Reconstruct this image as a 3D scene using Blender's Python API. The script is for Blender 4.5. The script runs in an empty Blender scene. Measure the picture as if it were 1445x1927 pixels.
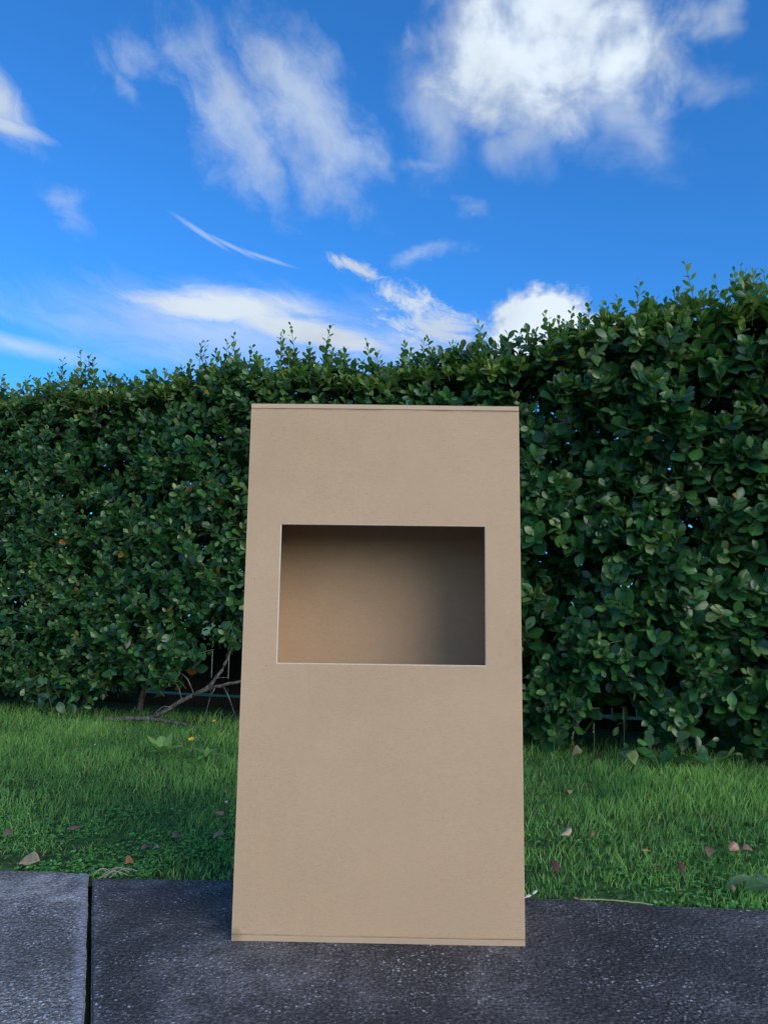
import bpy, bmesh, math, random
import numpy as np
from mathutils import Matrix, Vector, noise
R = math.radians
random.seed(7); rng = np.random.default_rng(7)
sc = bpy.context.scene; col = sc.collection

# ------------------------------------------------------------------ camera
cd = bpy.data.cameras.new('camera'); cam = bpy.data.objects.new('camera', cd); col.objects.link(cam)
cd.sensor_fit = 'VERTICAL'; cd.sensor_height = 36.0; cd.lens = 26.9; cd.clip_start = .02; cd.clip_end = 3000
M = Matrix(((0.999914427, -0.0130820152, 0), (-0.00180142, -0.137690387, -0.990473681), (0.0129573918, 0.990388923, -0.137702171))).to_4x4()
M.translation = (0, 0, .73); cam.matrix_world = M; sc.camera = cam

# ------------------------------------------------------------------ exposure
vs = sc.view_settings; vs.view_transform = 'Standard'; vs.look = 'None'; vs.exposure = 0.58; vs.gamma = 1

# ------------------------------------------------------------------ sky
SUN_EL, SUN_AZ = 22.0, 143.0          # azimuth clockwise from +Y: behind the camera, to the right
SKY_STRENGTH = 0.12
SKY_TINT = (0.24, 0.81, 1.40)
world = bpy.data.worlds.new('World'); sc.world = world; world.use_nodes = True
wt = world.node_tree; wt.nodes.clear()

class NT:
    def __init__(s, t): s.t = t
    def n(s, typ, ins=None, **kw):
        nd = s.t.nodes.new(typ)
        for k, v in kw.items(): setattr(nd, k, v)
        for k, v in (ins or {}).items():
            if isinstance(v, bpy.types.NodeSocket): s.t.links.new(v, nd.inputs[k])
            else: nd.inputs[k].default_value = v
        return nd
    def m(s, op, a, b=0.0, c=0.0, clamp=False):
        return s.n('ShaderNodeMath', {0: a, 1: b, 2: c}, operation=op, use_clamp=clamp).outputs[0]
    def v(s, op, a, b=(0, 0, 0)):
        nd = s.n('ShaderNodeVectorMath', {0: a, 1: b}, operation=op)
        return nd.outputs['Value'] if op in ('LENGTH', 'DOT_PRODUCT') else nd.outputs[0]
    def ramp(s, x, a, b, c=0.0, d=1.0, smooth=True):
        return s.n('ShaderNodeMapRange', {'Value': x, 'From Min': a, 'From Max': b, 'To Min': c, 'To Max': d}, interpolation_type='SMOOTHSTEP' if smooth else 'LINEAR').outputs[0]
    def noise(s, vec, scale, detail=4.0, rough=.5, dist=0.0, dim='3D'):
        return s.n('ShaderNodeTexNoise', {'Vector': vec, 'Scale': scale, 'Detail': detail, 'Roughness': rough, 'Distortion': dist}, noise_dimensions=dim)
    def mix(s, f, a, b, typ='MIX'):
        nd = s.n('ShaderNodeMix', None, data_type='RGBA', blend_type=typ)
        for k, v in ((0, f), (6, a), (7, b)):
            if isinstance(v, bpy.types.NodeSocket): s.t.links.new(v, nd.inputs[k])
            else: nd.inputs[k].default_value = v if k == 0 else (*v[:3], 1)
        return nd.outputs[2]

w = NT(wt)
sky = w.n('ShaderNodeTexSky', None, sky_type='NISHITA', sun_disc=False, sun_elevation=R(SUN_EL), sun_rotation=R(SUN_AZ), altitude=0, air_density=1.0, dust_density=1.0, ozone_density=2.5)
tc = w.n('ShaderNodeTexCoord').outputs['Generated']
sep = w.n('ShaderNodeSeparateXYZ', {0: tc})
az = w.m('MULTIPLY', w.m('ARCTAN2', sep.outputs[0], sep.outputs[1]), 57.2958 * .083)
el = w.m('MULTIPLY', w.m('ARCSINE', sep.outputs[2]), 57.2958 * .1)
P = w.n('ShaderNodeCombineXYZ', {0: az, 1: el}).outputs[0]
# large and fine turbulence that tears the cloud outlines (angles in units of ten degrees)
wn = w.noise(P, 1.3, 5, .55)
warp = w.v('MULTIPLY', w.v('SUBTRACT', wn.outputs['Color'], (.5, .5, .5)), (.75, .6, 0))
PW = w.v('ADD', P, warp)
def lobe(az_, el_, rx, ry, rot=0.0, src=None):
    d = w.v('SUBTRACT', src or PW, (az_ * .083, el_ * .1, 0))
    mp = w.n('ShaderNodeMapping', {'Vector': d, 'Rotation': (0, 0, R(-rot))}, vector_type='POINT').outputs[0]
    return w.m('SUBTRACT', 1.0, w.v('LENGTH', w.v('DIVIDE', mp, (rx, ry, 1))))
def mx(*a):
    r = a[0]
    for b in a[1:]: r = w.m('MAXIMUM', r, b)
    return r
fbm = w.noise(P, 3.2, 9, .62, .35).outputs['Fac']
fbm2 = w.noise(P, 1.6, 8, .60, .5).outputs['Fac']
def rot_scale(rot, sx, sy):
    return w.n('ShaderNodeMapping', {'Vector': w.n('ShaderNodeMapping', {'Vector': PW, 'Rotation': (0, 0, R(-rot))}, vector_type='POINT').outputs[0], 'Scale': (sx, sy, 1)}, vector_type='POINT').outputs[0]
streak = w.noise(rot_scale(-50, .8, 2.6), 2.6, 7, .6, .4).outputs['Fac']
cirr = w.noise(rot_scale(-14, .9, 4.0), 2.0, 7, .6, .25).outputs['Fac']
def dens(shape, nz, k, lo, hi, top=1.0):
    return w.ramp(w.m('ADD', shape, w.m('MULTIPLY', w.m('SUBTRACT', nz, .5), k)), lo, hi, 0, top)
# the big white cloud upper right, its torn skirt, the small cumulus above the hedge
big = dens(mx(lobe(12.5, 37.3, 1.05, .52, -8), lobe(8.5, 38.6, .75, .50, 0), lobe(17.5, 37.3, .72, .50, 0), lobe(13.5, 40.5, 1.0, .45, 0)), w.m('MULTIPLY_ADD', fbm, .7, w.m('MULTIPLY', fbm2, .3)), 1.6, .04, .95, .97)
skirt = dens(mx(lobe(11, 33.9, .55, .32, 30), lobe(18.8, 34.7, .5, .42, -50), lobe(24.5, 35.2, .45, .17, -20), lobe(3.5, 35.4, .42, .7, 10), lobe(25.8, 38.0, .12, .25, 50)), fbm2, 1.9, .10, 1.25, .55)
cumu = dens(mx(lobe(12.0, 21.8, .36, .26, 0, P), lobe(14.8, 20.6, .36, .16, 0, P), lobe(10.6, 20.6, .3, .2, 0, P)), w.noise(P, 6.5, 7, .6).outputs['Fac'], 1.1, .0, .42, .97)
# the thin torn cloud upper left
thin = dens(mx(lobe(-12.8, 34.8, .72, .27, -52), lobe(-6.8, 35.0, .78, .36, -52), lobe(-9.5, 37.6, .42, .22, -40)) , w.m('MULTIPLY_ADD', streak, .45, w.m('MULTIPLY', fbm, .55)), 2.1, -.16, 1.05, .60)
edge = dens(mx(lobe(-30.0, 32.8, .50, .18, -40, P), lobe(-28.5, 31.1, .34, .08, -6, P)), streak, 1.0, .0, .9, .8)
puff = dens(mx(lobe(-20.2, 36.9, .34, .16, 35), lobe(-17.5, 38.2, .2, .2, 0), lobe(-21.5, 35.4, .3, .1, -40)), fbm, 2.4, .05, 1.3, .34)
small = dens(mx(lobe(-24.5, 27.2, .26, .12, -20), lobe(5.8, 29.2, .20, .10, -20), lobe(2.5, 32.0, .36, .10, 10), lobe(2.4, 26.1, .40, .08, 8)), fbm, 2.6, .1, 1.4, .34)
# high cirrus
c1 = dens(mx(lobe(-9.8, 25.9, .30, .022, -14, P), lobe(-12.0, 26.35, .26, .022, -21, P), lobe(-14.4, 27.0, .26, .026, -28, P)), cirr, .7, .0, .9, .40)
c2 = dens(mx(lobe(-2.8, 25.7, .26, .06, -20, P), lobe(2.2, 23.2, .42, .13, -28, P), lobe(3.8, 21.3, .5, .20, -8, P)), w.noise(rot_scale(-30, 1.0, 3.2), 6.0, 8, .68).outputs['Fac'], 2.5, .05, .95, .85)
c3 = dens(mx(lobe(-12.6, 22.2, .85, .17, 4, P), lobe(-6.5, 21.0, 1.0, .15, -10, P)), cirr, .9, -.06, .75, .97)
c4 = dens(mx(lobe(-12, 20.5, 1.7, .42, 0, P), lobe(-26.5, 17.9, .8, .10, -4, P), lobe(2.5, 20.0, .9, .3, 0, P)), cirr, .9, -.05, 1.1, .55)
fill_bank = w.m('MULTIPLY', w.ramp(sep.outputs[1], -.15, -.75, 0, 1), w.ramp(w.m('ADD', w.noise(w.v('MULTIPLY', tc, (1, 1, 2.2)), 2.6, 6, .6).outputs['Fac'], w.m('MULTIPLY', sep.outputs[2], -.12)), .36, .58, .15, .9))
dtot = mx(puff, big, cumu, thin, edge, small, c1, c2, c3, c4, skirt)
skyc = w.mix(1.0, sky.outputs[0], SKY_TINT, 'MULTIPLY')
shade = w.ramp(w.noise(PW, 1.1, 4, .5).outputs['Fac'], .35, .65, .82, 1.0)
core = w.ramp(mx(big, cumu), .5, 1.0, .86, 1.0)
cb = w.m('MULTIPLY', w.m('MULTIPLY', shade, core), .71 / SKY_STRENGTH)
fill_bankb = w.m('MULTIPLY', cb, 1.35)
cloudc = w.v('MULTIPLY', w.n('ShaderNodeCombineXYZ', {0: cb, 1: cb, 2: cb}).outputs[0], (.80, .90, 1.0))
final = w.mix(dtot, skyc, cloudc)
fill_bankc = w.v('MULTIPLY', w.n('ShaderNodeCombineXYZ', {0: fill_bankb, 1: fill_bankb, 2: fill_bankb}).outputs[0], (.75, .86, 1.05))
final = w.mix(fill_bank, final, fill_bankc)   # unseen cloud added behind the camera to brighten and whiten the ambient light
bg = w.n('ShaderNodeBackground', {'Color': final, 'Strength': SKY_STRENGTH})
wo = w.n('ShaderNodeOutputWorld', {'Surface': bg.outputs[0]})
world.cycles.sampling_method = 'MANUAL'; world.cycles.sample_map_resolution = 512

# ------------------------------------------------------------------ sun (low and veiled: the street lies in soft open shade)
sl = bpy.data.lights.new('sun', 'SUN'); sl.energy = 1.5; sl.angle = R(44); sl.color = (1.0, .85, .68)
so = bpy.data.objects.new('sun', sl); col.objects.link(so)
dz = Vector((math.sin(R(SUN_AZ)) * math.cos(R(SUN_EL)), math.cos(R(SUN_AZ)) * math.cos(R(SUN_EL)), math.sin(R(SUN_EL))))
so.rotation_euler = dz.to_track_quat('Z', 'Y').to_euler(); so.location = dz * 20

# ------------------------------------------------------------------ helpers
def tag(o, label=None, cat=None, group=None, kind=None):
    for k, v in (('label', label), ('category', cat), ('group', group), ('kind', kind)):
        if v: o[k] = v
    return o
def empty(name, loc=(0, 0, 0)):
    o = bpy.data.objects.new(name, None); o.empty_display_size = .1; o.location = loc; col.objects.link(o); return o
def link(name, me, mat=None, parent=None, smooth=False):
    o = bpy.data.objects.new(name, me); col.objects.link(o)
    if mat: me.materials.append(mat)
    if smooth: me.shade_smooth()
    if parent: o.parent = parent; o.matrix_parent_inverse = Matrix.Translation(parent.location).inverted()
    return o
def npmesh(name, V, F, colr=None, uv=None):
    """V (n,3); F list of int arrays (m,k); colr (n,3) point colours"""
    me = bpy.data.meshes.new(name)
    me.vertices.add(len(V)); me.vertices.foreach_set('co', np.ascontiguousarray(V, np.float32).ravel())
    li = np.concatenate([f.ravel() for f in F]); ls = np.concatenate([np.full(len(f), f.shape[1]) for f in F])
    me.loops.add(len(li)); me.loops.foreach_set('vertex_index', li.astype(np.int32))
    me.polygons.add(len(ls)); me.polygons.foreach_set('loop_start', (np.cumsum(ls) - ls).astype(np.int32))
    me.update(calc_edges=True); me.validate()
    if colr is not None:
        a = me.attributes.new('tint', 'FLOAT_COLOR', 'POINT')
        a.data.foreach_set('color', np.concatenate([colr, np.ones((len(V), 1))], 1).astype(np.float32).ravel())
    if uv is not None:
        a = me.attributes.new('lv', 'FLOAT_VECTOR', 'POINT'); a.data.foreach_set('vector', np.ascontiguousarray(uv, np.float32).ravel())
    return me
def unit(a): return a / np.maximum(np.linalg.norm(a, axis=-1, keepdims=True), 1e-9)
def mat(name, rough=.6, spec=.5):
    m = bpy.data.materials.new(name); m.use_nodes = True; t = NT(m.node_tree)
    b = m.node_tree.nodes['Principled BSDF']; b.inputs['Roughness'].default_value = rough; b.inputs['Specular IOR Level'].default_value = spec
    return m, t, b
def setin(t, b, k, s):
    if isinstance(s, bpy.types.NodeSocket): t.t.links.new(s, b.inputs[k])
    else: b.inputs[k].default_value = s
def objc(t): return t.n('ShaderNodeTexCoord').outputs['Object']

# ------------------------------------------------------------------ materials
def concrete(name, base, fleck, amount, seed, lip=None):
    m, t, b = mat(name, .85, .35)
    P_ = t.v('ADD', objc(t), (seed, seed * 2.3, 0))
    big_ = t.noise(P_, 2.2, 5, .6, .4).outputs['Fac']
    med = t.noise(P_, 14, 6, .65, .3).outputs['Fac']
    fine = t.noise(P_, 120, 5, .75).outputs['Fac']
    v1 = t.n('ShaderNodeTexVoronoi', {'Vector': t.v('ADD', P_, t.v('MULTIPLY', t.noise(P_, 90, 3, .6).outputs['Color'], (.012, .012, .012))), 'Scale': 92.0, 'Randomness': 1.0})
    v2 = t.n('ShaderNodeTexVoronoi', {'Vector': P_, 'Scale': 210.0})
    rnd = t.n('ShaderNodeSeparateColor', {0: v1.outputs['Color']}).outputs[0]
    rnd2 = t.n('ShaderNodeSeparateColor', {0: v2.outputs['Color']}).outputs[1]
    size = t.ramp(v1.outputs['Distance'], .12, .42, 1, 0)
    stone = t.m('MULTIPLY', t.ramp(rnd, 1 - amount, 1.0, 0, 1), size)
    stone2 = t.m('MULTIPLY', t.ramp(rnd2, 1 - amount * .6, 1.0, 0, .8), t.ramp(v2.outputs['Distance'], .2, .5, 1, 0))
    worn = t.ramp(t.m('ADD', med, t.m('MULTIPLY', t.m('SUBTRACT', big_, .5), 1.2)), .48, .72)
    dirt = t.ramp(big_, .3, .66, .55, 1.25)
    c = t.mix(worn, base, tuple(x * 1.9 for x in base))
    c = t.mix(t.ramp(fine, .50, .62, 0, .75), c, tuple(x * 3.0 for x in base))
    c = t.mix(t.ramp(fine, .36, .49, .85, 0), c, tuple(x * .25 for x in base))
    c = t.mix(1.0, c, t.n('ShaderNodeCombineXYZ', {0: dirt, 1: dirt, 2: dirt}).outputs[0], 'MULTIPLY')
    fl = t.ramp(t.noise(P_, 210, 3, .6, .6).outputs['Fac'], .60, .68)
    f = t.m('MULTIPLY', t.m('MAXIMUM', t.m('MAXIMUM', stone, stone2), t.m('MULTIPLY', fl, .95 if amount > .4 else .5)), t.ramp(t.m('ADD', med, t.m('MULTIPLY', t.m('SUBTRACT', t.noise(P_, 5, 4, .6).outputs['Fac'], .5), 1.0)), .38, .62, .2, 1))
    c = t.mix(f, c, fleck)
    if lip:   # pale worn arris and mortar smears along the joint and the moss-dark rear corner of the slab
        lp, ln, side = lip
        s_ = t.n('ShaderNodeSeparateXYZ', {0: objc(t)})
        dist = t.m('MULTIPLY', t.m('ADD', t.m('MULTIPLY', t.m('SUBTRACT', s_.outputs[0], lp[0]), ln[0]), t.m('MULTIPLY', t.m('SUBTRACT', s_.outputs[1], lp[1]), ln[1])), side)
        wob = t.m('MULTIPLY', t.m('SUBTRACT', t.noise(P_, 18, 5, .6).outputs['Fac'], .45), .075)
        lipm = t.m('MULTIPLY', t.ramp(t.m('SUBTRACT', dist, wob), .004, .03, 1, 0), t.ramp(fine, .38, .55, .35, 1))
        c = t.mix(t.m('MULTIPLY', lipm, .8 if side < 0 else .25), c, (.42, .40, .42))
    setin(t, b, 'Base Color', c)
    h = t.m('ADD', t.m('MULTIPLY', fine, .5), t.m('ADD', t.m('MULTIPLY', v1.outputs['Distance'], -.9), t.m('MULTIPLY', med, .8)))
    bp = t.n('ShaderNodeBump', {'Height': h, 'Strength': 1.0, 'Distance': .0045}); setin(t, b, 'Normal', bp.outputs[0])
    return m
JL = Vector((-.828, 2.305)); JD = (Vector((-.527, 1.492)) - JL).normalized(); JN = (-JD.y, JD.x)  # JN points to +x
if JN[0] < 0: JN = (-JN[0], -JN[1])
m_slab_l = concrete('weathered_pale_concrete', (.180, .162, .146), (.92, .90, .86), .7, 3.1, (JL, JN, -1))
m_slab_r = concrete('weathered_dark_concrete', (.070, .063, .059), (.72, .69, .66), .32, 8.7, (JL, JN, 1))

def m_cardboard(name, interior=False):
    m, t, b = mat(name, .82, .25)
    o = objc(t)
    st = t.n('ShaderNodeMapping', {'Vector': o, 'Scale': (1, 1, 9)}).outputs[0]
    hz = t.noise(st, 60, 3, .6).outputs['Fac']                      # paper grain, running across
    vt = t.noise(t.n('ShaderNodeMapping', {'Vector': o, 'Scale': (7, 7, .35)}).outputs[0], 22, 3, .6).outputs['Fac']
    fb = t.noise(o, 420, 2, .7).outputs['Fac']
    lg = t.noise(o, 2.4, 4, .55).outputs['Fac']
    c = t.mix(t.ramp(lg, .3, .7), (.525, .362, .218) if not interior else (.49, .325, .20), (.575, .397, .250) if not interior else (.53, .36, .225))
    c = t.mix(t.ramp(hz, .3, .7, 0, .22), c, (.36, .25, .155))
    c = t.mix(t.ramp(vt, .35, .7, 0, .07), c, (.53, .41, .28))
    c = t.mix(t.ramp(t.noise(o, 9, 6, .7).outputs['Fac'], .4, .62, 0, .14), c, (.40, .28, .19))
    c = t.mix(t.ramp(fb, .56, .72, 0, .5), c, (.27, .18, .11))
    sp = t.n('ShaderNodeTexVoronoi', {'Vector': o, 'Scale': 26.0})
    spr = t.n('ShaderNodeSeparateColor', {0: sp.outputs['Color']}).outputs[0]
    c = t.mix(t.m('MULTIPLY', t.ramp(sp.outputs['Distance'], .03, .055, 1, 0), t.ramp(spr, .80, .84, 0, .6)), c, (.16, .10, .06))
    if not interior:   # scuffed and soiled along the creased top and bottom hems, a few rub marks
        z = t.n('ShaderNodeSeparateXYZ', {0: o})
        sm = t.noise(t.n('ShaderNodeMapping', {'Vector': o, 'Scale': (1, 1, 5)}).outputs[0], 6, 5, .65).outputs['Fac']
        up = t.ramp(z.outputs[2], 1.2375, 1.2405, 0, 1); up2 = t.ramp(z.outputs[2], 1.2425, 1.2445, 1, 0)
        lo = t.ramp(z.outputs[2], .0125, .0145, 0, 1); lo2 = t.ramp(z.outputs[2], .015, .0175, 1, 0)
        line = t.m('MULTIPLY', t.m('MAXIMUM', t.m('MULTIPLY', up, up2), t.m('MULTIPLY', lo, lo2)), t.ramp(sm, .38, .62, .1, .8))
        c = t.mix(line, c, (.27, .18, .11))
        hem = t.m('MAXIMUM', t.ramp(z.outputs[2], 1.242, 1.245), t.ramp(z.outputs[2], .010, .013, 1, 0))
        c = t.mix(t.m('MULTIPLY', hem, .35), c, (.56, .45, .33))
        corner = t.ramp(t.v('LENGTH', t.v('SUBTRACT', o, (-.325, 0, .012))), .004, .022, .55, 0)
        c = t.mix(corner, c, (.25, .16, .09))
        rub = t.m('MULTIPLY', t.ramp(t.v('LENGTH', t.v('MULTIPLY', t.v('SUBTRACT', o, (.300, 0, .655)), (1.6, 0, 1))), .0, .075, 1, 0), t.ramp(t.noise(o, 45, 4, .6).outputs['Fac'], .5, .62, 0, .3))
        c = t.mix(rub, c, (.31, .21, .14))
    setin(t, b, 'Base Color', c)
    wv = t.n('ShaderNodeTexWave', {'Vector': o, 'Scale': 36.0, 'Distortion': .6, 'Detail': 1.0}, wave_type='BANDS', bands_direction='X')
    h = t.m('ADD', t.m('MULTIPLY', hz, .25), t.m('ADD', t.m('MULTIPLY', fb, .2), t.m('ADD', t.m('MULTIPLY', lg, 6.0), t.m('MULTIPLY', wv.outputs['Fac'], .02))))
    setin(t, b, 'Normal', t.n('ShaderNodeBump', {'Height': h, 'Strength': .5, 'Distance': .0012}).outputs[0])
    return m
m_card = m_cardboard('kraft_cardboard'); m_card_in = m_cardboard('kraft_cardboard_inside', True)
m_edge, t, b = mat('cut_cardboard_edge', .9, .2)
wv = t.noise(t.n('ShaderNodeMapping', {'Vector': objc(t), 'Scale': (1, 3, 1)}).outputs[0], 160, 2, .5).outputs['Fac']
setin(t, b, 'Base Color', t.mix(t.ramp(wv, .4, .6), (.58, .48, .37), (.66, .56, .44)))

def leafmat(name, rough, trans, mult=(1, 1, 1), spec=.5, veins=True, dry=False):
    m, t, b = mat(name, rough, spec)
    a = t.n('ShaderNodeAttribute', None, attribute_name='tint').outputs['Color']
    lv = t.n('ShaderNodeAttribute', None, attribute_name='lv').outputs['Vector']
    c = t.mix(1.0, a, mult, 'MULTIPLY')
    nz = t.noise(objc(t), 60, 3, .6).outputs['Fac']
    c = t.mix(t.ramp(nz, .35, .7, 0, .3), c, t.mix(1.0, c, (.6, .62, .55), 'MULTIPLY'))
    if veins:
        s_ = t.n('ShaderNodeSeparateXYZ', {0: lv})
        ax = t.m('ABSOLUTE', s_.outputs[0])
        mid = t.ramp(ax, .02, .10, 1, 0)
        side = t.ramp(t.m('ABSOLUTE', t.m('SINE', t.m('MULTIPLY', t.m('SUBTRACT', s_.outputs[1], t.m('MULTIPLY', ax, .45)), 22.0))), .0, .25, 1, 0)
        vv = t.m('MAXIMUM', t.m('MULTIPLY', mid, .55), t.m('MULTIPLY', side, .13))
        c = t.mix(vv, c, t.v('ADD', t.v('MULTIPLY', c, (2.0, 1.7, 1.6)), (.01, .015, .003)))
        setin(t, b, 'Normal', t.n('ShaderNodeBump', {'Height': t.m('SUBTRACT', 1.0, vv), 'Strength': .35, 'Distance': .0015}).outputs[0])
    geo = t.n('ShaderNodeNewGeometry').outputs['Backfacing']
    c2 = t.mix(t.m('MULTIPLY', geo, 0.0 if dry else .6), c, t.v('ADD', t.v('MULTIPLY', c, (1.4, 1.25, 1.25)), (.005, .012, .004)))
    setin(t, b, 'Base Color', c2)
    if trans:
        tr = t.n('ShaderNodeBsdfTranslucent', {'Color': t.mix(1.0, c, (1.1, .9, .6) if dry else (1.6, 1.9, .7), 'MULTIPLY')})
        mixs = t.n('ShaderNodeMixShader', {0: trans, 1: b.outputs[0], 2: tr.outputs[0]})
        t.t.links.new(mixs.outputs[0], m.node_tree.nodes['Material Output'].inputs[0])
    return m
m_leaf = leafmat('glossy_hedge_leaf', .28, .22, spec=.5)
m_dry = leafmat('dry_leaf', .8, .1, spec=.2, dry=True)
m_grass = leafmat('grass_blade', .55, .3, spec=.3, veins=False)
m_stem = leafmat('green_stem', .6, 0, veins=False)
m_bark, t, b = mat('grey_brown_bark', .9, .2)
o_ = objc(t); nz = t.noise(t.n('ShaderNodeMapping', {'Vector': o_, 'Scale': (1, 1, .45)}).outputs[0], 45, 6, .65).outputs['Fac']
setin(t, b, 'Base Color', t.mix(t.ramp(nz, .35, .65), (.045, .037, .032), (.19, .16, .14)))
setin(t, b, 'Normal', t.n('ShaderNodeBump', {'Height': nz, 'Strength': 1.0, 'Distance': .006}).outputs[0])
m_wood, t, b = mat('dark_weathered_timber', .9, .2)
nz = t.noise(t.n('ShaderNodeMapping', {'Vector': objc(t), 'Scale': (8, 8, .6)}).outputs[0], 9, 5, .6).outputs['Fac']
setin(t, b, 'Base Color', t.mix(t.ramp(nz, .3, .7), (.016, .015, .014), (.045, .040, .036)))
m_soil, t, b = mat('lawn_soil', .95, .1)
o_ = objc(t); nz = t.noise(o_, 30, 6, .65).outputs['Fac']; n2 = t.noise(o_, 3, 3, .5).outputs['Fac']
c = t.mix(t.ramp(nz, .35, .65), (.030, .065, .020), (.085, .17, .045)); c = t.mix(t.ramp(n2, .5, .75, 0, .5), c, (.035, .028, .018))
setin(t, b, 'Base Color', c); setin(t, b, 'Normal', t.n('ShaderNodeBump', {'Height': nz, 'Strength': 1.0, 'Distance': .02}).outputs[0])
m_ground, t, b = mat('far_ground', .95, .1)
nz = t.noise(objc(t), 1.5, 8, .7).outputs['Fac']; setin(t, b, 'Base Color', t.mix(t.ramp(nz, .35, .65), (.09, .15, .04), (.26, .36, .11)))

# ------------------------------------------------------------------ ground, lawn bed, pavement
def sheet(name, pts, z, material):
    bm = bmesh.new(); bm.faces.new([bm.verts.new((x, y, z)) for x, y in pts]); me = bpy.data.meshes.new(name); bm.to_mesh(me); bm.free()
    return link(name, me, material)
tag(sheet('ground', [(-900, -900), (900, -900), (900, 900), (-900, 900)], -.10, m_ground), 'grassy ground running away behind the hedge', kind='structure')
EDGE_L = [(-8, 2.62), (-4, 2.52), (-2, 2.37), (-1.09, 2.321), (-.828, 2.305)]
EDGE_R = [(-.801, 2.264), (-.6, 2.262), (-.413, 2.257), (0, 2.21), (.385, 2.159), (.675, 2.116), (1.002, 2.09), (2, 2.0), (4, 1.85), (8, 1.6)]
def edge_y(x):
    e = EDGE_L + EDGE_R; return float(np.interp(x, [p[0] for p in e], [p[1] for p in e]))
# lawn bed: a gently uneven sheet
nx, ny = 120, 40
V = []; 
for j in range(ny + 1):
    for i in range(nx + 1):
        x = -8 + 16 * i / nx; y0 = edge_y(x) - .02; y = y0 + (9.5 - y0) * (j / ny) ** 1.3
        V.append((x, y, -.012 + (.02 * noise.noise(Vector((x * 1.3, y * 1.3, 0))) if j else -.004) - .02 * max(0, y - 6)))
F = np.array([(j * (nx + 1) + i, j * (nx + 1) + i + 1, (j + 1) * (nx + 1) + i + 1, (j + 1) * (nx + 1) + i) for j in range(ny) for i in range(nx)])
tag(link('lawn', npmesh('lawn', np.array(V), [F]), m_soil, smooth=True), 'soil and moss of the lawn strip between pavement and hedge', kind='structure')

def ragged(pts, step, amp, seed):
    out = []
    for a, b_ in zip(pts[:-1], pts[1:]):
        a = Vector(a); b_ = Vector(b_); L = (b_ - a).length; n_ = max(1, int(L / step)); nn = Vector((-(b_ - a).y, (b_ - a).x)).normalized()
        for i in range(n_):
            p = a + (b_ - a) * i / n_; k = noise.noise(Vector((p.x * 35, p.y * 35, seed))) * .6 + noise.noise(Vector((p.x * 9, p.y * 9, seed + 5)))
            out.append(tuple(p + nn * amp * k))
    out.append(tuple(pts[-1])); return out
def slab(name, outline, material, label):
    bm = bmesh.new(); vs_ = [bm.verts.new((x, y, 0)) for x, y in outline]; f = bm.faces.new(vs_)
    if f.normal.z < 0: f.normal_flip()
    r = bmesh.ops.extrude_face_region(bm, geom=[f]); down = [v for v in r['geom'] if isinstance(v, bmesh.types.BMVert)]
    # keep the original on top, push the copy down
    for v in down: v.co.z = -.095
    bmesh.ops.recalc_face_normals(bm, faces=bm.faces[:])
    te = [e for e in bm.edges if abs(e.verts[0].co.z) < 1e-6 and abs(e.verts[1].co.z) < 1e-6 and len(e.link_faces) == 2 and any(abs(g.normal.z) < .5 for g in e.link_faces)]
    bmesh.ops.bevel(bm, geom=te, offset=.004, segments=2, affect='EDGES')
    me = bpy.data.meshes.new(name); bm.to_mesh(me); bm.free()
    return tag(link(name, me, material), label, kind='structure')
jl0, jl1 = (-.828, 2.305), tuple(JL + JD * 6.0)
jr0 = (-.801, 2.264); jr1 = tuple(Vector((-.511, 1.492)) + JD * 5.1)
slab('pavement', ragged([(-8, 2.62), (-4, 2.52), (-2, 2.37), (-1.09, 2.321), jl0], .03, .006, 1) + ragged([jl0, jl1], .012, .0035, 2)[1:] + [(-8, jl1[1])], m_slab_l, 'paler rough concrete pavement slab left of the open joint')
slab('pavement', ragged([jr1, jr0], .012, .002, 4)[:-1] + ragged(EDGE_R, .02, .006, 3) + [(8, jr1[1])], m_slab_r, 'darker concrete pavement slab the cardboard box stands on')

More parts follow.
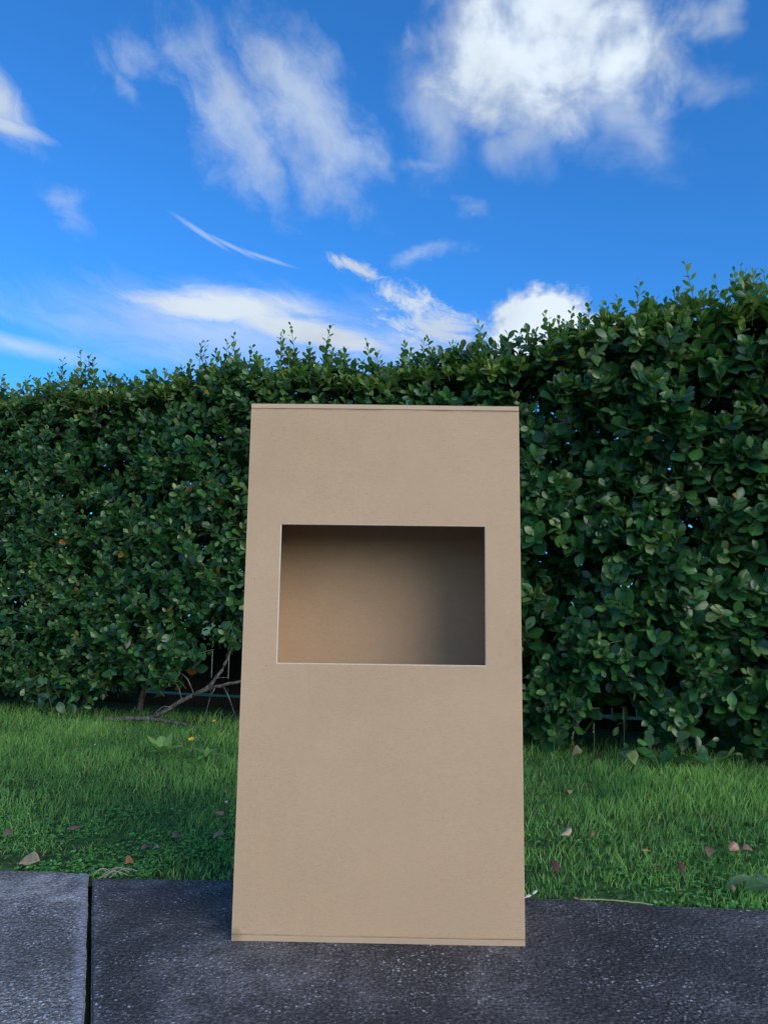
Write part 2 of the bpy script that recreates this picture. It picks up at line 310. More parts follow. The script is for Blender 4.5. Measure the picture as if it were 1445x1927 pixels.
# ------------------------------------------------------------------ cardboard box
BX0, BX1, BH, BD = -.333, .331, 1.255, .28
box = tag(empty('cardboard_box', (0, 1.848, .001)), 'tall upright brown cardboard box with a rectangular window cut in its front', 'cardboard box')
box.rotation_euler = (0, 0, R(-.6))
def child(name, me, mats, parent):
    o = bpy.data.objects.new(name, me); col.objects.link(o); o.parent = parent
    for m in mats: me.materials.append(m)
    return o
def front_panel():
    T = .006
    def warp(x, z): return -.0012 * math.sin(x * 7 + z * 2.1) - .0012 * noise.noise(Vector((x * 4, z * 3, 1.7)))
    xs = sorted(set([BX0, -.249, .245, BX1] + [round(BX0 + .004 + i * (BX1 - BX0 - .008) / 26, 4) for i in range(27)]))
    RM = .0022; xs = sorted(set(xs + [-.249 - RM, .245 + RM])); zs = sorted(set([.6215 - RM, .9525 + RM, 0, .011, .0125, .014, .6215, .9525, BH - .014, BH - .0125, BH - .011, BH] + [round(.03 + i * (BH - .06) / 44, 4) for i in range(45)]))
    bm = bmesh.new(); g0 = {}; g1 = {}
    for i, x in enumerate(xs):
        for j, z in enumerate(zs):
            y = warp(x, z)
            if abs(z - .0125) < 1e-4 or abs(z - BH + .0125) < 1e-4: y += .0022
            if z in (0, BH): y += .0016
            if -.2495 < x < .2455 and .621 < z < .953: y += .0016
            g0[i, j] = bm.verts.new((x, y, z)); g1[i, j] = bm.verts.new((x, y + T, z))
    def solid(i, j):
        if not (0 <= i < len(xs) - 1 and 0 <= j < len(zs) - 1): return False
        xm = (xs[i] + xs[i + 1]) / 2; zm = (zs[j] + zs[j + 1]) / 2
        return not (-.249 < xm < .245 and .6215 < zm < .9525)
    for i in range(len(xs) - 1):
        for j in range(len(zs) - 1):
            if not solid(i, j): continue
            xm = (xs[i] + xs[i + 1]) / 2; zm = (zs[j] + zs[j + 1]) / 2
            f_ = bm.faces.new([g0[i, j], g0[i + 1, j], g0[i + 1, j + 1], g0[i, j + 1]])
            if -.249 - RM < xm < .245 + RM and .6215 - RM < zm < .9525 + RM: f_.material_index = 2
            bm.faces.new([g1[i, j], g1[i, j + 1], g1[i + 1, j + 1], g1[i + 1, j]]).material_index = 1
            for di, dj, a, b_ in ((-1, 0, (i, j), (i, j + 1)), (1, 0, (i + 1, j + 1), (i + 1, j)), (0, -1, (i + 1, j), (i, j)), (0, 1, (i, j + 1), (i + 1, j + 1))):
                if not solid(i + di, j + dj):
                    inner = 0 <= i + di < len(xs) - 1 and 0 <= j + dj < len(zs) - 1
                    bm.faces.new([g0[a], g0[b_], g1[b_], g1[a]]).material_index = 2 if inner else 0
    for v in list(bm.verts):
        if not v.link_faces: bm.verts.remove(v)
    bmesh.ops.recalc_face_normals(bm, faces=bm.faces[:])
    me = bpy.data.meshes.new('front_panel'); bm.to_mesh(me); bm.free(); return me
def panel(name, lo, hi, bev=.0015):
    bm = bmesh.new(); bmesh.ops.create_cube(bm, size=1)
    for v in bm.verts: v.co = [(lo[k] + hi[k]) / 2 + v.co[k] * (hi[k] - lo[k]) for k in range(3)]
    bmesh.ops.bevel(bm, geom=bm.edges[:], offset=bev, segments=2, affect='EDGES')
    me = bpy.data.meshes.new(name); bm.to_mesh(me); bm.free(); return me
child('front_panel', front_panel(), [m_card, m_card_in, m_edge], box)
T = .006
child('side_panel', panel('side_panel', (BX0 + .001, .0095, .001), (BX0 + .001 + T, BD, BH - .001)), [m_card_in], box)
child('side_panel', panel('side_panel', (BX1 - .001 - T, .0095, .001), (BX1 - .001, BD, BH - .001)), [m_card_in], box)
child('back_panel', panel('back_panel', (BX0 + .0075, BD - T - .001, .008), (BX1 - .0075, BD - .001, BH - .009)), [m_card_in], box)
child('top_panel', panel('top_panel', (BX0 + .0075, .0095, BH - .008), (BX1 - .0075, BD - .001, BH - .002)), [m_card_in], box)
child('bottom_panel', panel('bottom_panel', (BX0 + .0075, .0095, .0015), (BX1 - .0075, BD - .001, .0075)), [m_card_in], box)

# ------------------------------------------------------------------ leaves
TR = np.array([0, .10, .28, .48, .68, .86, 1.0]); WD = np.array([.03, .30, .74, 1.0, .98, .62, .0])
def leaf_tpl(full=True):
    tr, wd = (TR, WD) if full else (np.array([0, .3, .65, 1.0]), np.array([.04, .78, 1.0, .0]))
    v = []; uv = []
    for t_, w_ in zip(tr, wd):
        for s in (-1, 0, 1):
            v.append((s * w_ * .5, t_, s * s * w_)); uv.append((s * w_, t_, 0))
    q = []
    for i in range(len(tr) - 1):
        a = i * 3; q += [(a, a + 1, a + 4, a + 3), (a + 1, a + 2, a + 5, a + 4)]
    return np.array(v, float), np.array(q), np.array(uv, float)
FULL, LOW = leaf_tpl(True), leaf_tpl(False)
def leaves(pos, axis, nrm, L, W, colr, full=True, cup=.16, curl=.12, wav=.06):
    """vectorised: one cupped, curled, wavy leaf per row; returns V,F,C,UV"""
    tv, tq, tuv = FULL if full else LOW
    N = len(pos); axis = unit(axis); nrm = unit(nrm - axis * np.sum(nrm * axis, 1, keepdims=True)); side = np.cross(axis, nrm)
    cupn = cup * (rng.uniform(-.3, 1.6, (N, 1))); curln = curl * rng.uniform(-.8, 2.2, (N, 1)); ph = rng.uniform(0, 6.3, (N, 1)); tw = rng.uniform(-.25, .25, (N, 1))
    x = tv[:, 0][None] * W[:, None]; y = tv[:, 1][None]
    z = tv[:, 2][None] * cupn * W[:, None] - curln * (y ** 2) * L[:, None] + wav * np.sin(y * 9 + ph + tv[:, 0][None] * 5) * np.abs(tv[:, 0][None]) * W[:, None] + tw * y * x
    yy = y * L[:, None] * (1 - .25 * np.abs(curln) * y)
    V = pos[:, None] + side[:, None] * x[..., None] + axis[:, None] * yy[..., None] + nrm[:, None] * z[..., None]
    K = len(tv); F = tq[None] + (np.arange(N) * K)[:, None, None]
    C = np.repeat(colr[:, None], K, 1)
    return V.reshape(-1, 3), F.reshape(-1, 4), C.reshape(-1, 3), np.tile(tuv, (N, 1))
class Pile:
    def __init__(s): s.V = []; s.F = []; s.C = []; s.U = []; s.n = 0
    def add(s, V, F, C, U):
        s.V.append(V); s.F.append(F + s.n); s.C.append(C); s.U.append(U); s.n += len(V)
    def build(s, name, material, parent=None):
        F = np.concatenate(s.F)
        me = npmesh(name, np.concatenate(s.V), [F], np.concatenate(s.C), np.concatenate(s.U))
        return link(name, me, material, parent, smooth=True)
def tubes(pile, A, B, ra, rb, colr, bend=None, seg=3, sides=4):
    N = len(A); d = unit(B - A); ref = np.where(np.abs(d[:, 2:3]) > .9, [[1., 0, 0]], [[0, 0, 1.]]); u_ = unit(np.cross(d, ref)); v_ = np.cross(d, u_)
    rings = []
    for k in range(seg + 1):
        t_ = k / seg; c = A + (B - A) * t_ + (0 if bend is None else bend * (4 * t_ * (1 - t_))); r = (ra + (rb - ra) * t_)[:, None]
        for s in range(sides):
            a = 2 * math.pi * s / sides; rings.append(c + (u_ * math.cos(a) + v_ * math.sin(a)) * r)
    V = np.stack(rings, 1); K = (seg + 1) * sides
    q = np.array([(k * sides + s, k * sides + (s + 1) % sides, (k + 1) * sides + (s + 1) % sides, (k + 1) * sides + s) for k in range(seg) for s in range(sides)])
    F = q[None] + (np.arange(N) * K)[:, None, None]
    pile.add(V.reshape(-1, 3), F.reshape(-1, 4), np.repeat(colr[:, None], K, 1).reshape(-1, 3), np.zeros((N * K, 3)))
OLD = np.array([[.021, .092, .035], [.032, .120, .035], [.045, .150, .037], [.018, .072, .035]])
YOUNG = np.array([[.24, .33, .07], [.33, .42, .13], [.15, .27, .05]])
def sprigs(pile, stems, base, direc, length, K, size, lightdir, young=0.0, full=True, face=.55):
    """each sprig: a stem with K alternate leaves, smaller and yellower at its tip"""
    S = len(base); direc = unit(direc); droop = rng.uniform(-.10, .04, (S, 1)) * length[:, None]
    tip = base + direc * length[:, None] + np.array([[0, 0, 1.]]) * droop
    ref = rng.normal(size=(S, 3)); u_ = unit(np.cross(direc, ref)); v_ = np.cross(direc, u_)
    t_ = (np.arange(K)[None] + rng.uniform(-.3, .3, (S, K))) / (K - 1); t_ = np.clip(.12 + .9 * t_, 0, 1.0)
    a = np.arange(K)[None] * 2.4 + rng.uniform(-.5, .5, (S, K)) + rng.uniform(0, 6.28, (S, 1))
    rad = u_[:, None] * np.cos(a)[..., None] + v_[:, None] * np.sin(a)[..., None]
    th = R(68) - R(34) * t_ + rng.uniform(-.25, .25, (S, K))
    ax = direc[:, None] * np.cos(th)[..., None] + rad * np.sin(th)[..., None]
    mm = direc[:, None] * np.sin(th)[..., None] - rad * np.cos(th)[..., None]
    nn = unit(mm) * (1 - face) + lightdir * face + rng.normal(size=(S, K, 3)) * .28
    pos = base[:, None] + (tip - base)[:, None] * t_[..., None] + rad * .004
    L = size[:, None] * (1.08 - .55 * t_ ** 1.6) * rng.uniform(.78, 1.18, (S, K)); W = L * rng.uniform(.50, .66, (S, K))
    co = OLD[rng.integers(0, 4, (S, K))] * rng.uniform(.75, 1.3, (S, K, 1))
    yg = np.clip(young + (t_ - .62) * .9 * rng.uniform(0, 1.2, (S, 1)), 0, 1)[..., None] * rng.uniform(.5, 1, (S, K, 1))
    co = co * (1 - yg) + YOUNG[rng.integers(0, 3, (S, K))] * yg
    odd = rng.random((S, K)) < .004; co[odd] = (.30, .17, .03)
    r = lambda q: q.reshape(-1, *q.shape[2:])
    pile.add(*leaves(r(pos) , r(ax), r(nn), r(L), r(W), r(co), full))
    if stems is not None:
        tubes(stems, base, tip, np.full(S, .0028), np.full(S, .0012), np.tile([[.13, .15, .05]], (S, 1)) * rng.uniform(.5, 1.2, (S, 1)))

# ------------------------------------------------------------------ hedge
HP = np.array([-2.773, 5.72, 0]); HU = np.array([.93759, -.34774, 0]); HN = np.array([-.34774, -.93759, 0]); UP = np.array([0, 0, 1.])
TOPU = [-3.5, -.27, .15, .46, .76, 1.23, 1.49, 1.75, 2.01, 2.25, 2.48, 2.79, 3.08, 3.22, 3.56, 3.75, 4.04, 4.34, 4.46, 4.69, 5.04, 5.16, 8]
TOPZ = [2.48, 2.49, 2.48, 2.48, 2.44, 2.43, 2.46, 2.48, 2.42, 2.46, 2.42, 2.35, 2.37, 2.36, 2.38, 2.38, 2.45, 2.47, 2.51, 2.50, 2.52, 2.52, 2.5]
BOTU = [-3.5, -.02, .28, .57, .83, 1.15, 1.4, 1.61, 1.77, 1.97, 2.4, 3.2, 3.6, 3.82, 4.03, 4.14, 4.31, 4.42, 4.55, 4.76, 4.93, 5.04, 5.5, 8]
BOTZ = [.15, .14, .12, .18, .30, .22, .30, .46, .58, .54, .4, .25, .12, .02, .12, .32, .38, .24, .12, .24, .10, .10, .16, .2]
topz = lambda u: np.interp(u, TOPU, TOPZ); botz = lambda u: np.interp(u, BOTU, BOTZ)
def fn(x, y, z, s): return noise.noise(Vector((x * s, y * s, z * s)))
def bulge(u, z):
    return .13 * fn(u, z, 3.3, 1.6) + .09 * fn(u, z, 8.1, 4.2) - .10 * max(0, .9 - z) ** 2 - .05 * max(0, z - 2.0)
hedge = tag(empty('hedge', tuple(HP + HU * 2.6 - HN * .5)), 'tall dense broadleaf hedge with glossy green leaves behind the lawn', 'hedge')
leaf_p, stem_p, young_p = Pile(), Pile(), Pile()
U0, U1 = -2.6, 7.4; DEP = 1.0
def place(n_, f):
    out = []
    while len(out) < n_:
        r_ = f()
        if r_ is not None: out.append(r_)
    return out
def arr(L): return [np.array(c, float) for c in zip(*L)]
def front(gapthr, inset):
    def f():
        u = random.uniform(U0, U1)
        if (u < -.9 or u > 5.9) and random.random() < .35: return None
        zt = topz(u); zb = botz(u) + .05 * fn(u, 0, 1, 9); z = random.uniform(zb, zt)
        g = fn(u, z, 12.7, 2.6) + .6 * fn(u, z, 2.2, 6.5)
        if g < gapthr - .04: return None
        if z < .75 and random.random() < .25: return None
        b_ = bulge(u, z) - inset * random.random() ** 1.2
        p = HP + HU * u + HN * b_ + UP * z
        return (*p, u, z)
    return f
def light(n_face, up): return unit(HN * n_face + UP * up + np.array([.25, 0, 0]))
# outer sprigs of the front face
for n_, thr, ins, face, K in ((2500, -.30, .14, .60, 9), (1500, -.42, .34, .55, 8)):
    A = np.array(place(n_, front(thr, ins))); p = A[:, :3]; u, z = A[:, 3], A[:, 4]; S = len(p)
    d = HN * rng.uniform(.35, 1.0, (S, 1)) + UP * rng.uniform(-.15, .95, (S, 1)) + HU * rng.uniform(-.75, .75, (S, 1))
    ln = rng.uniform(.11, .24, S); base = p - unit(d) * (ln * .7)[:, None]
    sz = (.064 + .0092 * np.clip(u, 0, 6)) * rng.uniform(.85, 1.2, S)
    young = np.clip((z - 1.9) * .35, 0, .25) + (rng.random(S) < .16) * rng.uniform(.2, .6, S)
    sprigs(leaf_p, stem_p, base, d, ln, K, sz, light(.75, .62), young[:, None], True, face)
# hanging sprigs along the lower fringe
def fringe():
    u = random.uniform(U0, U1); z = botz(u) + .12 + random.uniform(-.08, .18)
    p = HP + HU * u + HN * (bulge(u, z) - random.random() * .35) + UP * z; return (*p, u)
A = np.array(place(420, fringe)); S = len(A); d = HN * rng.uniform(.1, .7, (S, 1)) - UP * rng.uniform(-.2, .8, (S, 1)) + HU * rng.uniform(-.8, .8, (S, 1))
ln = rng.uniform(.08, .2, S); sprigs(leaf_p, stem_p, A[:, :3] - unit(d) * ln[:, None] * .5, d, ln, 7, .066 + .005 * np.clip(A[:, 3], 0, 6), light(.9, .35), 0.0, True, .65)
# inside of the hedge, sparse
def inner():
    u = random.uniform(U0, U1); z = random.uniform(min(botz(u), .3) + .02, topz(u) - .08)
    if 1.0 < u < 2.5 and z < .62: return None

    return (*(HP + HU * u - HN * random.uniform(.22, .88) + UP * z), u)
A = np.array(place(9500, inner)); S = len(A); d = rng.normal(size=(S, 3)) + UP * .6 + HN * .3
sprigs(leaf_p, None, A[:, :3], d, rng.uniform(.12, .24, S), 8, np.full(S, .10), light(.7, .4), 0.0, False, .3)
# back face
def back():
    u = random.uniform(U0, U1); z = random.uniform(.55, topz(u) - .05)
    if fn(u, z, 51.1, 2.3) + .5 * fn(u, z, 1.1, 6) < -.55: return None
    return (*(HP + HU * u - HN * (DEP + .08 * fn(u, z, 5, 2)) + UP * z), u)
A = np.array(place(3000, back)); S = len(A); d = -HN * rng.uniform(.1, .9, (S, 1)) + UP * rng.uniform(-.1, .9, (S, 1)) + HU * rng.uniform(-.7, .7, (S, 1))
sprigs(leaf_p, None, A[:, :3], d, rng.uniform(.1, .2, S), 8, np.full(S, .08), light(-.7, .6), 0.0, False, .5)
# top: upright young sprigs
def top():
    u = random.uniform(U0, U1); dd = random.random() ** 1.25 * DEP
    z = topz(u) - .07 + .05 * fn(u, dd, 9, 3.5) + .03 * fn(u, dd, 4, 9) - .06 * max(0, .12 - dd) / .12
    return (*(HP + HU * u - HN * dd + UP * z), u)
A = np.array(place(2700, top)); S = len(A); d = UP + rng.normal(size=(S, 3)) * .35 + HN * .15
ln = rng.uniform(.06, .15, S); young = rng.uniform(.25, 1.0, (S, 1))
sprigs(leaf_p, stem_p, A[:, :3] - UP * (ln * .7)[:, None], d, ln, 9, np.full(S, .058) * rng.uniform(.8, 1.2, S) + .004 * A[:, 3].clip(0, 6), light(.3, .9), young, True, .25)
# single tall shoots standing out of the clipped top, in loose clusters
cl = [(.02, .15), (.15, .24), (.30, .15), (.46, .30), (.6, .16), (.40, .15), (-.3, .1), (.76, .10), (1.05, .10), (1.28, .12), (1.49, .24), (1.75, .26), (1.85, .18), (1.68, .15), (2.0, .1), (2.25, .28), (2.18, .2), (2.35, .17), (2.48, .24), (2.6, .14), (2.83, .20), (3.05, .14), (3.2, .14), (3.3, .1), (3.5, .15), (3.6, .18), (3.68, .12), (3.85, .1), (3.98, .12), (4.08, .14), (4.2, .12), (4.32, .13), (4.46, .15), (4.58, .12), (4.7, .14), (4.80, .22), (4.86, .12), (5.0, .24), (5.06, .2), (5.14, .18), (5.3, .15), (5.6, .2), (6, .12), (-.8, .2), (-1.3, .15)]
pts = []
for u, h in cl:
    for k in range(5 if h > .13 else 4):
        uu = u + random.gauss(0, .05) * (k > 0); hh = h * (1 if k == 0 else random.uniform(.25, .8)); dd = random.uniform(.02, .25)
        pts.append((*(HP + HU * uu - HN * dd + UP * (topz(uu) - .10)), hh + .10))
A = np.array(pts); S = len(A); d = UP + rng.normal(size=(S, 3)) * .10
sprigs(young_p, stem_p, A[:, :3], d, A[:, 3], 12, np.full(S, .064), light(.2, .8), .5 + rng.uniform(-.2, .35, (S, 1)), True, .15)
leaf_p.build('foliage', m_leaf, hedge); young_p.build('young_shoots', m_leaf, hedge); stem_p.build('twigs', m_stem, hedge)
# woody trunks and limbs inside
def wood_tube(bm, pts, radii, sides=8):
    prev = None; n_ = len(pts); pts = [Vector(p) for p in pts]
    for k in range(n_):
        d_ = (pts[min(k + 1, n_ - 1)] - pts[max(k - 1, 0)]).normalized(); a_ = d_.cross(Vector((.3, .1, 1)) if abs(d_.z) < .9 else Vector((1, .2, 0))).normalized(); b_ = d_.cross(a_)
        ring = [bm.verts.new(pts[k] + (a_ * math.cos(2 * math.pi * s / sides) + b_ * math.sin(2 * math.pi * s / sides)) * radii[k] * (1 + .18 * noise.noise(pts[k] * 40 + Vector((s, 0, 0))))) for s in range(sides)]
        if prev:
            for s in range(sides): bm.faces.new([prev[s], prev[(s + 1) % sides], ring[(s + 1) % sides], ring[s]])
        else: bm.faces.new(ring[::-1])
        prev = ring
    bm.faces.new(prev)
def spline(pts, n_=6, jit=0.0):
    P_ = [Vector(p) for p in pts]; out = []
    for i in range(len(P_) - 1):
        p0 = P_[max(i - 1, 0)]; p1 = P_[i]; p2 = P_[i + 1]; p3 = P_[min(i + 2, len(P_) - 1)]
        for k in range(n_):
            t_ = k / n_; q = .5 * ((2 * p1) + (p2 - p0) * t_ + (2 * p0 - 5 * p1 + 4 * p2 - p3) * t_ * t_ + (3 * p1 - p0 - 3 * p2 + p3) * t_ ** 3)
            out.append(q + Vector((random.uniform(-jit, jit), random.uniform(-jit, jit), random.uniform(-jit, jit))))
    out.append(P_[-1]); return out
for u in [-2.0, -1.2, -.4, .12, .55, 2.6, 3.1, 3.7, 5.4, 5.9, 6.6]:
    u += random.uniform(-.08, .08); bm = bmesh.new(); b0 = HP + HU * u - HN * random.uniform(.7, .85)
    q = spline([b0 - UP * .05, b0 + UP * .35 + HU * random.uniform(-.06, .06), b0 + UP * .9 + HU * random.uniform(-.15, .15) + HN * .05, b0 + UP * 2.0 + HU * random.uniform(-.3, .3)], 5, .006)
    wood_tube(bm, q, list(np.linspace(random.uniform(.020, .032), .010, len(q))))
    for k in range(6):
        s_ = q[random.randint(3, len(q) - 4)]; e = Vector(HU) * random.uniform(-.45, .45) + Vector(HN) * random.uniform(-.3, .42) + Vector(UP) * random.uniform(.05, .5)
        qq = spline([s_, s_ + e * .5 + Vector((0, 0, random.uniform(-.04, .08))), s_ + e], 5, .006); wood_tube(bm, qq, list(np.linspace(.013, .004, len(qq))), 6)
    me = bpy.data.meshes.new('trunk'); bm.to_mesh(me); bm.free(); link('trunk', me, m_bark, hedge, smooth=True)

# ------------------------------------------------------------------ low fence behind the hedge
fence = tag(empty('wooden_fence', tuple(HP - HN * 1.3 + HU * 2)), 'low dark timber fence of upright boards standing behind the hedge', 'fence')
FP = HP - HN * 1.3
def boxmesh(name, u0, u1, z0, z1, n0, n1, mt, parent):
    bm = bmesh.new(); bmesh.ops.create_cube(bm, size=1)
    for v in bm.verts:
        u = u0 if v.co.x < 0 else u1; z = z0 if v.co.z < 0 else z1; q = n0 if v.co.y < 0 else n1
        v.co = Vector(FP + HU * u + HN * q + UP * z)
    bmesh.ops.recalc_face_normals(bm, faces=bm.faces[:]); bmesh.ops.bevel(bm, geom=bm.edges[:], offset=.003, segments=1, affect='EDGES')
    me = bpy.data.meshes.new(name); bm.to_mesh(me); bm.free(); return link(name, me, mt, parent)
u = -1.6
while u < 6.8:
    wd = .150 + random.uniform(-.006, .006)
    boxmesh('paling', u, u + wd, .085 - .006 * random.random(), .56 + random.uniform(-.012, .012), 0, .018, m_wood, fence); u += wd + random.choice([.008, .012, .016])
boxmesh('rail', -1.7, 6.9, .13, .21, -.05, -.003, m_wood, fence); boxmesh('rail', -1.7, 6.9, .44, .50, -.05, -.003, m_wood, fence)
boxmesh('plinth_board', -1.7, 6.9, -.12, .060, .002, .020, m_wood, fence)

# ------------------------------------------------------------------ fallen branch under the hedge
bm = bmesh.new()
B0 = [(-1.93, 5.50, .005), (-1.76, 5.44, .02), (-1.55, 5.36, .045), (-1.34, 5.28, .165), (-1.22, 5.24, .225), (-1.13, 5.21, .285), (-1.03, 5.18, .44), (-.97, 5.24, .62)]
q = spline(B0, 6, .004); wood_tube(bm, q, list(np.linspace(.019, .008, len(q))), 9)
q = spline([(-1.26, 5.25, .20), (-1.10, 5.19, .265), (-.94, 5.15, .305), (-.70, 5.12, .36), (-.5, 5.12, .46)], 5, .004); wood_tube(bm, q, list(np.linspace(.013, .006, len(q))), 7)
q = spline([(-1.60, 5.38, .035), (-1.46, 5.30, .03), (-1.30, 5.25, .012), (-1.17, 5.20, -.015)], 5, .005); wood_tube(bm, q, list(np.linspace(.014, .008, len(q))), 8)
for a, e in (((-1.34, 5.28, .165), (-.05, -.06, .13)), ((-1.26, 5.26, .21), (-.10, .0, .14)), ((-1.18, 5.22, .25), (.16, -.05, .08)), ((-1.42, 5.31, .12), (-.12, -.05, -.07)), ((-1.05, 5.18, .27), (.10, -.02, -.22)), ((-1.10, 5.19, .27), (-.06, -.03, -.2))):
    q = spline([a, Vector(a) + Vector(e) * .5 + Vector((0, 0, .03)), Vector(a) + Vector(e)], 4, .003); wood_tube(bm, q, list(np.linspace(.006, .002, len(q))), 5)
me = bpy.data.meshes.new('fallen_branch'); bm.to_mesh(me); bm.free()
tag(link('fallen_branch', me, m_bark, smooth=True), 'bare grey forked branch lying under the hedge left of the box', 'branch')

# ------------------------------------------------------------------ low self-sown hedge seedlings at the foot of the hedge
def bush(name, label, cat, sp, group=None, tone=0.0):
    pl, st = Pile(), Pile(); A = np.array([s[0] for s in sp]); d = np.array([s[1] for s in sp], float); ln = np.array([s[2] for s in sp]); sz = np.array([s[3] for s in sp])
    e = empty(name, (A[0][0], A[0][1], 0)); tag(e, label, cat, group)
    sprigs(pl, st, A, d, ln, 6, sz, light(.9, .5), tone, True, .6); pl.build('foliage', m_leaf, e); st.build('stem', m_stem, e)
bush('seedling_shrub', 'low broad-leaved seedling in dark shade at the hedge foot, right of the box', 'shrub',
     [((1.42, 4.02, -.01), (-.5, -.2, 1), .20, .095), ((1.46, 4.02, -.01), (.2, -.3, 1), .17, .10), ((1.48, 4.0, -.01), (.9, -.2, .8), .24, .095), ((1.52, 4.0, -.01), (1.4, -.1, .5), .28, .09), ((1.40, 4.05, -.01), (-1, 0, .7), .16, .09)], tone=.1)
bush('seedling_shrub', 'small leafy seedling at the hedge foot, far left beside the dark gap', 'shrub',
     [((-2.28, 5.50, -.01), (-.2, -.2, 1), .28, .085), ((-2.24, 5.50, -.01), (.5, -.3, 1), .25, .085), ((-2.30, 5.52, -.01), (-.7, -.1, .8), .2, .08), ((-2.2, 5.48, -.01), (.9, 0, .8), .24, .075)])

# ------------------------------------------------------------------ grass
def hedge_side(x, y):   # distance in front of the hedge plane
    return (x - HP[0]) * HN[0] + (y - HP[1]) * HN[1]
N = 330000
X = rng.uniform(-5.2, 5.2, N); Y = 1.6 + 5.2 * rng.random(N) ** 1.25
ex = np.array([p[0] for p in EDGE_L + EDGE_R]); ey = np.array([p[1] for p in EDGE_L + EDGE_R])
EY = np.interp(X, ex, ey); hd = hedge_side(X, Y)
keep = (Y > EY + .004) & (np.abs(X) < Y * .52 + .9) & (hd > -.55) & (rng.random(N) < np.where(hd < .0, .30, 1))
X, Y, EY, hd = X[keep], Y[keep], EY[keep], hd[keep]; N = len(X)
pn = np.array([noise.noise(Vector((x * 1.7, y * 1.7, 2.0))) for x, y in zip(X, Y)]); pf = np.array([noise.noise(Vector((x * 7, y * 7, 5.0))) for x, y in zip(X, Y)])
thin = rng.random(N) < (.86 + pf * .5); X, Y, EY, hd, pn, pf = [a[thin] for a in (X, Y, EY, hd, pn, pf)]; N = len(X)
dd = Y - EY
h = (.024 + .032 * np.clip(dd / 1.6, 0, 1) + .010 * (X > .3) * np.clip(1 - dd, 0, 1)) * (1 + .6 * pf + .35 * pn) * rng.uniform(.5, 1.35, N) + (rng.random(N) < .02) * rng.uniform(.0, .05, N) * np.clip(dd * 2, 0, 1)
h = np.where(hd < .12, h * 1.25, h); h = np.clip(h, .008, .17)
wd = rng.uniform(.0014, .0032, N) * (1 + .15 * np.clip(Y - 2.5, 0, 3))
ang = rng.uniform(0, 6.283, N); sd = np.stack([np.cos(ang), np.sin(ang), 0 * ang], 1)
lean_a = rng.uniform(0, 6.283, N); lean = np.stack([np.cos(lean_a), np.sin(lean_a), 0 * ang], 1) * (rng.uniform(.1, .85, N) * h)[:, None] + np.array([[.12, -.1, 0]]) * h[:, None]
zz = -.014 + 0 * X; base = np.stack([X, Y, zz], 1)
rows = []
for t_, w_ in ((0, 1.0), (.4, .9), (.75, .6), (1.0, .0)):
    c_ = base + UP * (h * (t_ - .22 * t_ * t_))[:, None] + lean * (t_ ** 1.9)
    if w_ > 0: rows += [c_ - sd * (wd * w_ * .5)[:, None], c_ + sd * (wd * w_ * .5)[:, None]]
    else: rows += [c_]
Vg = np.stack(rows, 1)
o = (np.arange(N) * 7)[:, None]
Fq = np.concatenate([o + np.array([[0, 1, 3, 2]]), o + np.array([[2, 3, 5, 4]])]); Ft = o + np.array([[4, 5, 6]])
c0 = np.array([.085, .23, .060]); c1 = np.array([.24, .44, .11]); c2 = np.array([.42, .42, .20])
k = np.clip(.35 + pn * .9 + rng.normal(size=N) * .36, 0, 1)[:, None]; cg = (c0 * (1 - k) + c1 * k) * (1.15 + .25 * np.clip(1 - dd / .6, 0, 1))[:, None]
dry = rng.random(N) < .035; cg[dry] = c2 * rng.uniform(.6, 1.2, (dry.sum(), 1)); cg *= rng.uniform(.7, 1.25, (N, 1))
me = npmesh('grass', Vg.reshape(-1, 3), [Fq, Ft], np.repeat(cg, 7, 0)); print('blades', N)
tag(link('grass', me, m_grass, smooth=True), 'lush green lawn grass between the pavement and the hedge', 'grass', kind='stuff')
# clover and small round weeds near the pavement edge
N = 15000
X = rng.uniform(-3, 3, N); Y = np.interp(X, ex, ey) + .005 + rng.random(N) ** 1.6 * .75
cm = np.array([noise.noise(Vector((x * 3, y * 3, 9.0))) for x, y in zip(X, Y)]); kp = (cm > -.12) & ((X < 0) | (rng.random(N) < .45)); X, Y = X[kp], Y[kp]; N = len(X)
hh = rng.uniform(.002, .022, N); ctr = np.stack([X, Y, -.012 + hh], 1); pc = Pile()
ph = rng.uniform(0, 6.28, N)
for j in range(3):
    a = ph + j * 2.09; ax = np.stack([np.cos(a), np.sin(a), 0 * a + .15], 1); r_ = rng.uniform(.006, .011, N)
    pc.add(*leaves(ctr, ax, np.tile(UP, (N, 1)) + rng.normal(size=(N, 3)) * .3, r_, r_ * 1.0, np.tile([[.15, .38, .09]], (N, 1)) * rng.uniform(.7, 1.5, (N, 1)), False, .1, .1, .05))
tag(pc.build('clover', m_grass), 'low clover growing along the pavement edge of the lawn', 'clover', kind='stuff')

# ------------------------------------------------------------------ broad-leaved weeds, flower, stalks
def rosette(name, label, cat, c, n_, L, colr, up=.6, parent_flower=False):
    e = tag(empty(name, c), label, cat); pl = Pile(); a = np.linspace(0, 6.28, n_, endpoint=False) + rng.uniform(-.3, .3, n_)
    ax = np.stack([np.cos(a), np.sin(a), np.full(n_, up) * rng.uniform(.6, 1.5, n_)], 1); nn = np.stack([-np.cos(a) * up, -np.sin(a) * up, np.ones(n_)], 1)
    LL = L * rng.uniform(.7, 1.15, n_)
    for i in range(n_):
        q = Pile(); q.add(*leaves(np.array([c]), ax[i:i + 1], nn[i:i + 1], LL[i:i + 1], LL[i:i + 1] * .36, np.array([colr]) * rng.uniform(.8, 1.2), True, .12, .28, .12)); q.build('leaf', m_leaf2, e)
    return e
m_leaf2 = leafmat('soft_weed_leaf', .5, .25, spec=.35)
